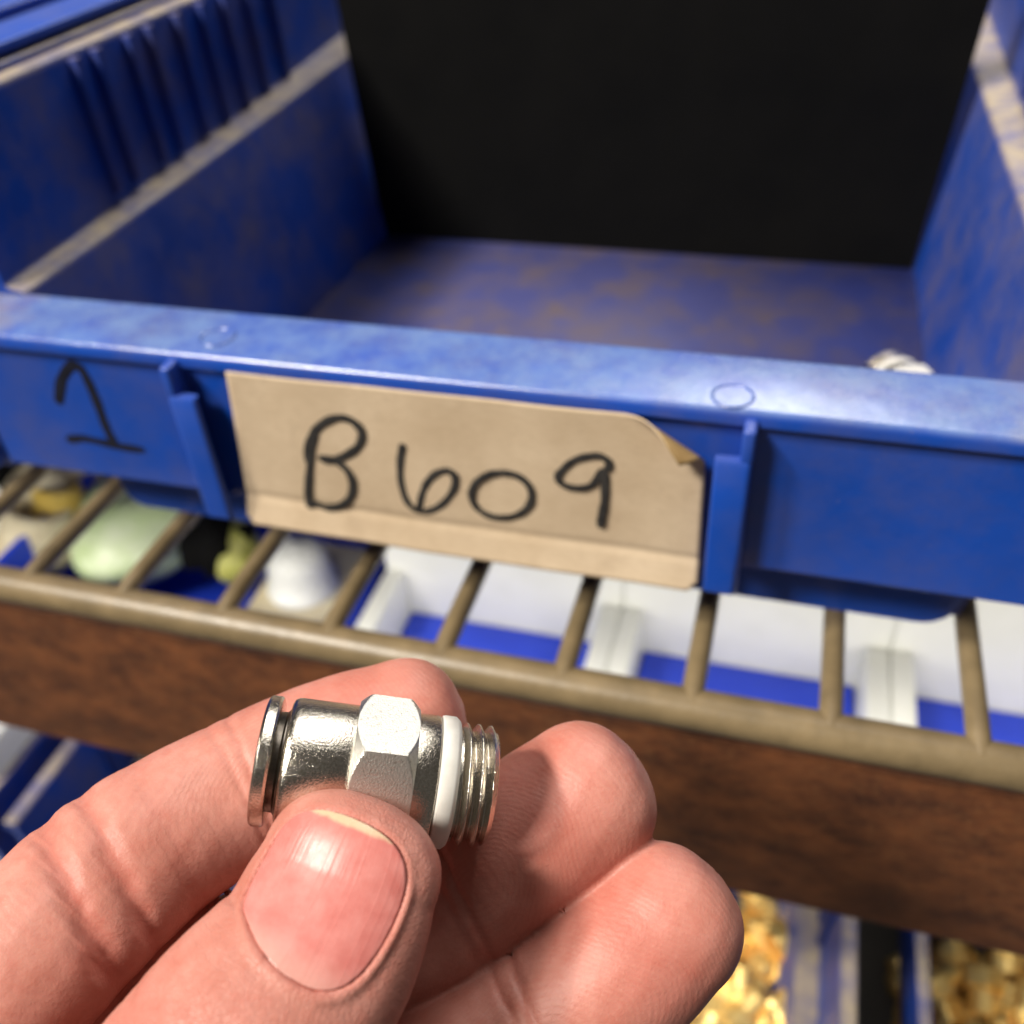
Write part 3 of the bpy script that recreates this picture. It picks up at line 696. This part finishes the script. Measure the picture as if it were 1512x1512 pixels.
for i in range(3):
    xa, xb = cols[i][0], cols[i+1][0]
    o = tray((xa+xb)/2, xb-xa-0.2, 64, 104, -96, -46)
    tag(o, 'white parts tray with a blue sheet, '+TR[i], 'tray', 'white trays under the shelf')
    s_ = box('blue_sheet', (xa+7.5, xb-7.5), (67, 100.5), (-129, -100), 'royal', None, 0.8)
    tag(s_, 'royal blue sheet lying in the white tray '+TR[i], 'sheet', 'blue sheets in the white trays')
# clutter left of the trays, in a blue crate
cr = empty('parts_crate', (-160, 70, -132))
tag(cr, 'open blue crate of mixed plastic pieces below the wire shelf', 'crate')
box('crate_floor', (-75, 72), (0, 110), (0.3, 3), 'royal', cr, 0.6)
box('front_wall', (-75, 72), (0, 3), (3.1, 42), 'royal', cr, 0.8)
box('back_wall', (-75, 72), (107, 110), (3.1, 60), 'blue', cr, 0.8)
for xx in (-75, 69): box('side_wall', (xx, xx+3), (3.1, 106.9), (3.1, 42), 'royal', cr, 0.6)
def blob(name, c, r, mat, squash=(1, 1, 1), parent=None, seed=0, amp=0.08):
    bm = bmesh.new(); bmesh.ops.create_icosphere(bm, subdivisions=4, radius=1); P = np.array([v.co[:] for v in bm.verts])
    nn_ = snoise(P, 2.6, seed); nz = np.array(squash)
    for v, q in zip(bm.verts, nn_): v.co = Vector([v.co[i]*r*nz[i]*(1+amp*q) for i in range(3)])
    o = bm_mesh(name, bm, mat, parent, 3.0); o.location = Vector(c)*S; return o
# white cap: turned dome with a flange
pc = onZ(440, 832, -92); v, f = revolve([(0, 13.5), (2.5, 13.5), (3, 12), (12, 11.5), (17, 9.5), (20, 6), (21.3, 0.01)], 40)
o = mesh('domed_cap', v, f, 'white'); o.matrix_world = Matrix.Translation(Vector((pc[0], pc[1], -103))*S) @ Matrix.Rotation(-math.pi/2, 4, 'Y')
tag(o, 'white domed plastic cap in the blue crate below the shelf', 'cap')
st_ = box('cap_support_block', (pc[0]-17, pc[0]+20), (pc[1]-16, pc[1]+26), (-128.7, -103.3), 'beige', None, 2); st_.name = 'beige_block'
tag(st_, 'beige block under the white domed cap in the crate', 'block')
pc = onZ(306, 800, -96); v, f = revolve([(0, 0.01), (0, 9), (8, 9), (8.2, 13), (20, 13), (20.2, 8), (28, 7), (28, 0.01)], 28)
o = mesh('threaded_plug', v, f, 'black'); o.matrix_world = Matrix.Translation(Vector((pc[0]-12, pc[1], -102))*S) @ Matrix.Rotation(0.4, 4, 'Z')
tag(o, 'black plastic plug lying in the blue crate', 'plug')
pc = onZ(352, 786, -98); o = mesh('hose_end', *revolve([(0, 0.01), (0, 7), (4, 9), (16, 9), (20, 6), (26, 6), (26, 0.01)], 24), 'yellow_green')
o.matrix_world = Matrix.Translation(Vector((pc[0]-6, pc[1]+6, -103))*S) @ Matrix.Rotation(-1.1, 4, 'Z'); tag(o, 'yellow-green plastic hose end beside the black plug', 'hose end')
pc = onZ(190, 775, -96); o = blob('plastic_bag', (pc[0]-2, pc[1]+4, -103), 25, 'pale_green', (1.15, 1.0, 0.7), None, 4, 0.30); tag(o, 'pale green plastic bag heaped in the blue crate', 'bag')
for j, (u, v0, mt, rr) in enumerate(((60, 720, 'beige', 13), (35, 790, 'beige', 14), (75, 775, 'yellow', 10), (120, 715, 'beige', 12), (45, 735, 'black', 8), (95, 745, 'beige', 11))):
    pc = onZ(u, v0, -98); o = mesh('pipe_end', *revolve([(0, rr*0.65), (0, rr), (3, rr*1.15), (8, rr*1.15), (9, rr), (26, rr*0.95), (26, rr*0.6), (0, rr*0.65)], 28), mt)
    o.matrix_world = Matrix.Translation(Vector((pc[0], pc[1], -112+j*1.5))*S) @ Matrix.Rotation(0.7*j, 4, 'Z') @ Matrix.Rotation(-1.2, 4, 'Y')
    tag(o, {'beige': 'beige plastic pipe end heaped beside the pale green bag', 'yellow': 'yellow pipe end among the beige ones', 'black': 'black pipe end among the beige ones'}[mt], 'pipe end', 'pipe ends in the crate' if mt == 'beige' else None)
bb = box('carton', (-330, -236), (72, 175), (-132, -116), 'white', None, 2); tag(bb, 'flat white carton beside the blue crate', 'carton')

# lower bins with brass pieces
def bin_copy(dx, dy, dz, sx, label):
    c_ = copy_tree(bin_)
    for ch in list(c_.children):
        if ch.name.startswith('handwritten'): bpy.data.objects.remove(ch)
    c_.location = Vector((BX+dx, 18+dy, dz))*S; c_.scale.x = sx; return tag(c_, label, 'storage bin', 'blue plastic bins')
bin_copy(-44, -22, -239.3, 1.28, 'wide blue bin on the lower shelf, holding loose brass fittings')
bin_copy(238, -22, -239.3, 1.06, 'narrower blue bin on the lower shelf, heaped with brass fittings')
bin_copy(-331, -22, -239.3, 1.15, 'blue bin on the lower shelf with a white box inside')
wb = box('white_box', (-318, -216), (24, 130), (-236, -132), 'white', None, 2); tag(wb, 'white box standing in a blue bin on the lower shelf', 'box')
def brass_mesh(kind):
    P = 1.8
    if kind == 0: prof = [(0, .01), (0, 5.5), (1, 6.4), (9, 6.4), (9.3, 8.6), (16.5, 8.6), (17, 7.2), (19, 6.6), (26, 6.6), (27, 5.5), (27, .01)]
    elif kind == 1: prof = [(0, 4), (0, 8), (1, 9), (10, 9), (11, 8), (11.2, 7), (22, 7), (23, 6), (23, 4), (0, 4)]
    else: prof = [(0, .01), (0, 7.5), (.8, 8), (13, 8), (14, 7), (14.3, 5), (24, 4.6), (24, .01)]
    fn = lambda x, r, th: r if not 8 <= r <= 9.01 else min(r*1.06, r*0.94/math.cos(((th+math.pi/6) % (math.pi/3))-math.pi/6))
    v, f = revolve(prof, 36, fn); o = mesh('brass_fitting', v, f, 'brass', None, True, 0.5); return o
protos = [brass_mesh(k) for k in range(3)]; used = [False]*3
def brass(u, v0, Z, group, label, i):
    k = i % 3; o = protos[k] if not used[k] else protos[k].copy()
    if used[k]: col.objects.link(o)
    used[k] = True; p = onZ(u, v0, Z)
    o.matrix_world = Matrix.Translation(Vector(p)*S) @ Matrix.Rotation(random.uniform(0, 6.28), 4, 'Z') @ Matrix.Rotation(random.uniform(-0.5, 0.9), 4, 'Y') @ Matrix.Scale(random.uniform(.55, .85), 4)
    tag(o, label, 'brass fitting', group)
i = 0
for (u0, u1, v0, v1, n, g, lb) in ((1020, 1185, 1345, 1540, 60, 'brass fittings in the wide bin', 'brass fitting heaped in the wide lower bin'), (1345, 1560, 1430, 1560, 60, 'brass fittings in the narrower bin', 'brass fitting heaped in the narrower lower bin')):
    for q in range(n):
        u, v_ = random.uniform(u0, u1), random.uniform(v0, v1); brass(u, v_, -214+random.uniform(-12, 16), g, lb, i); i += 1
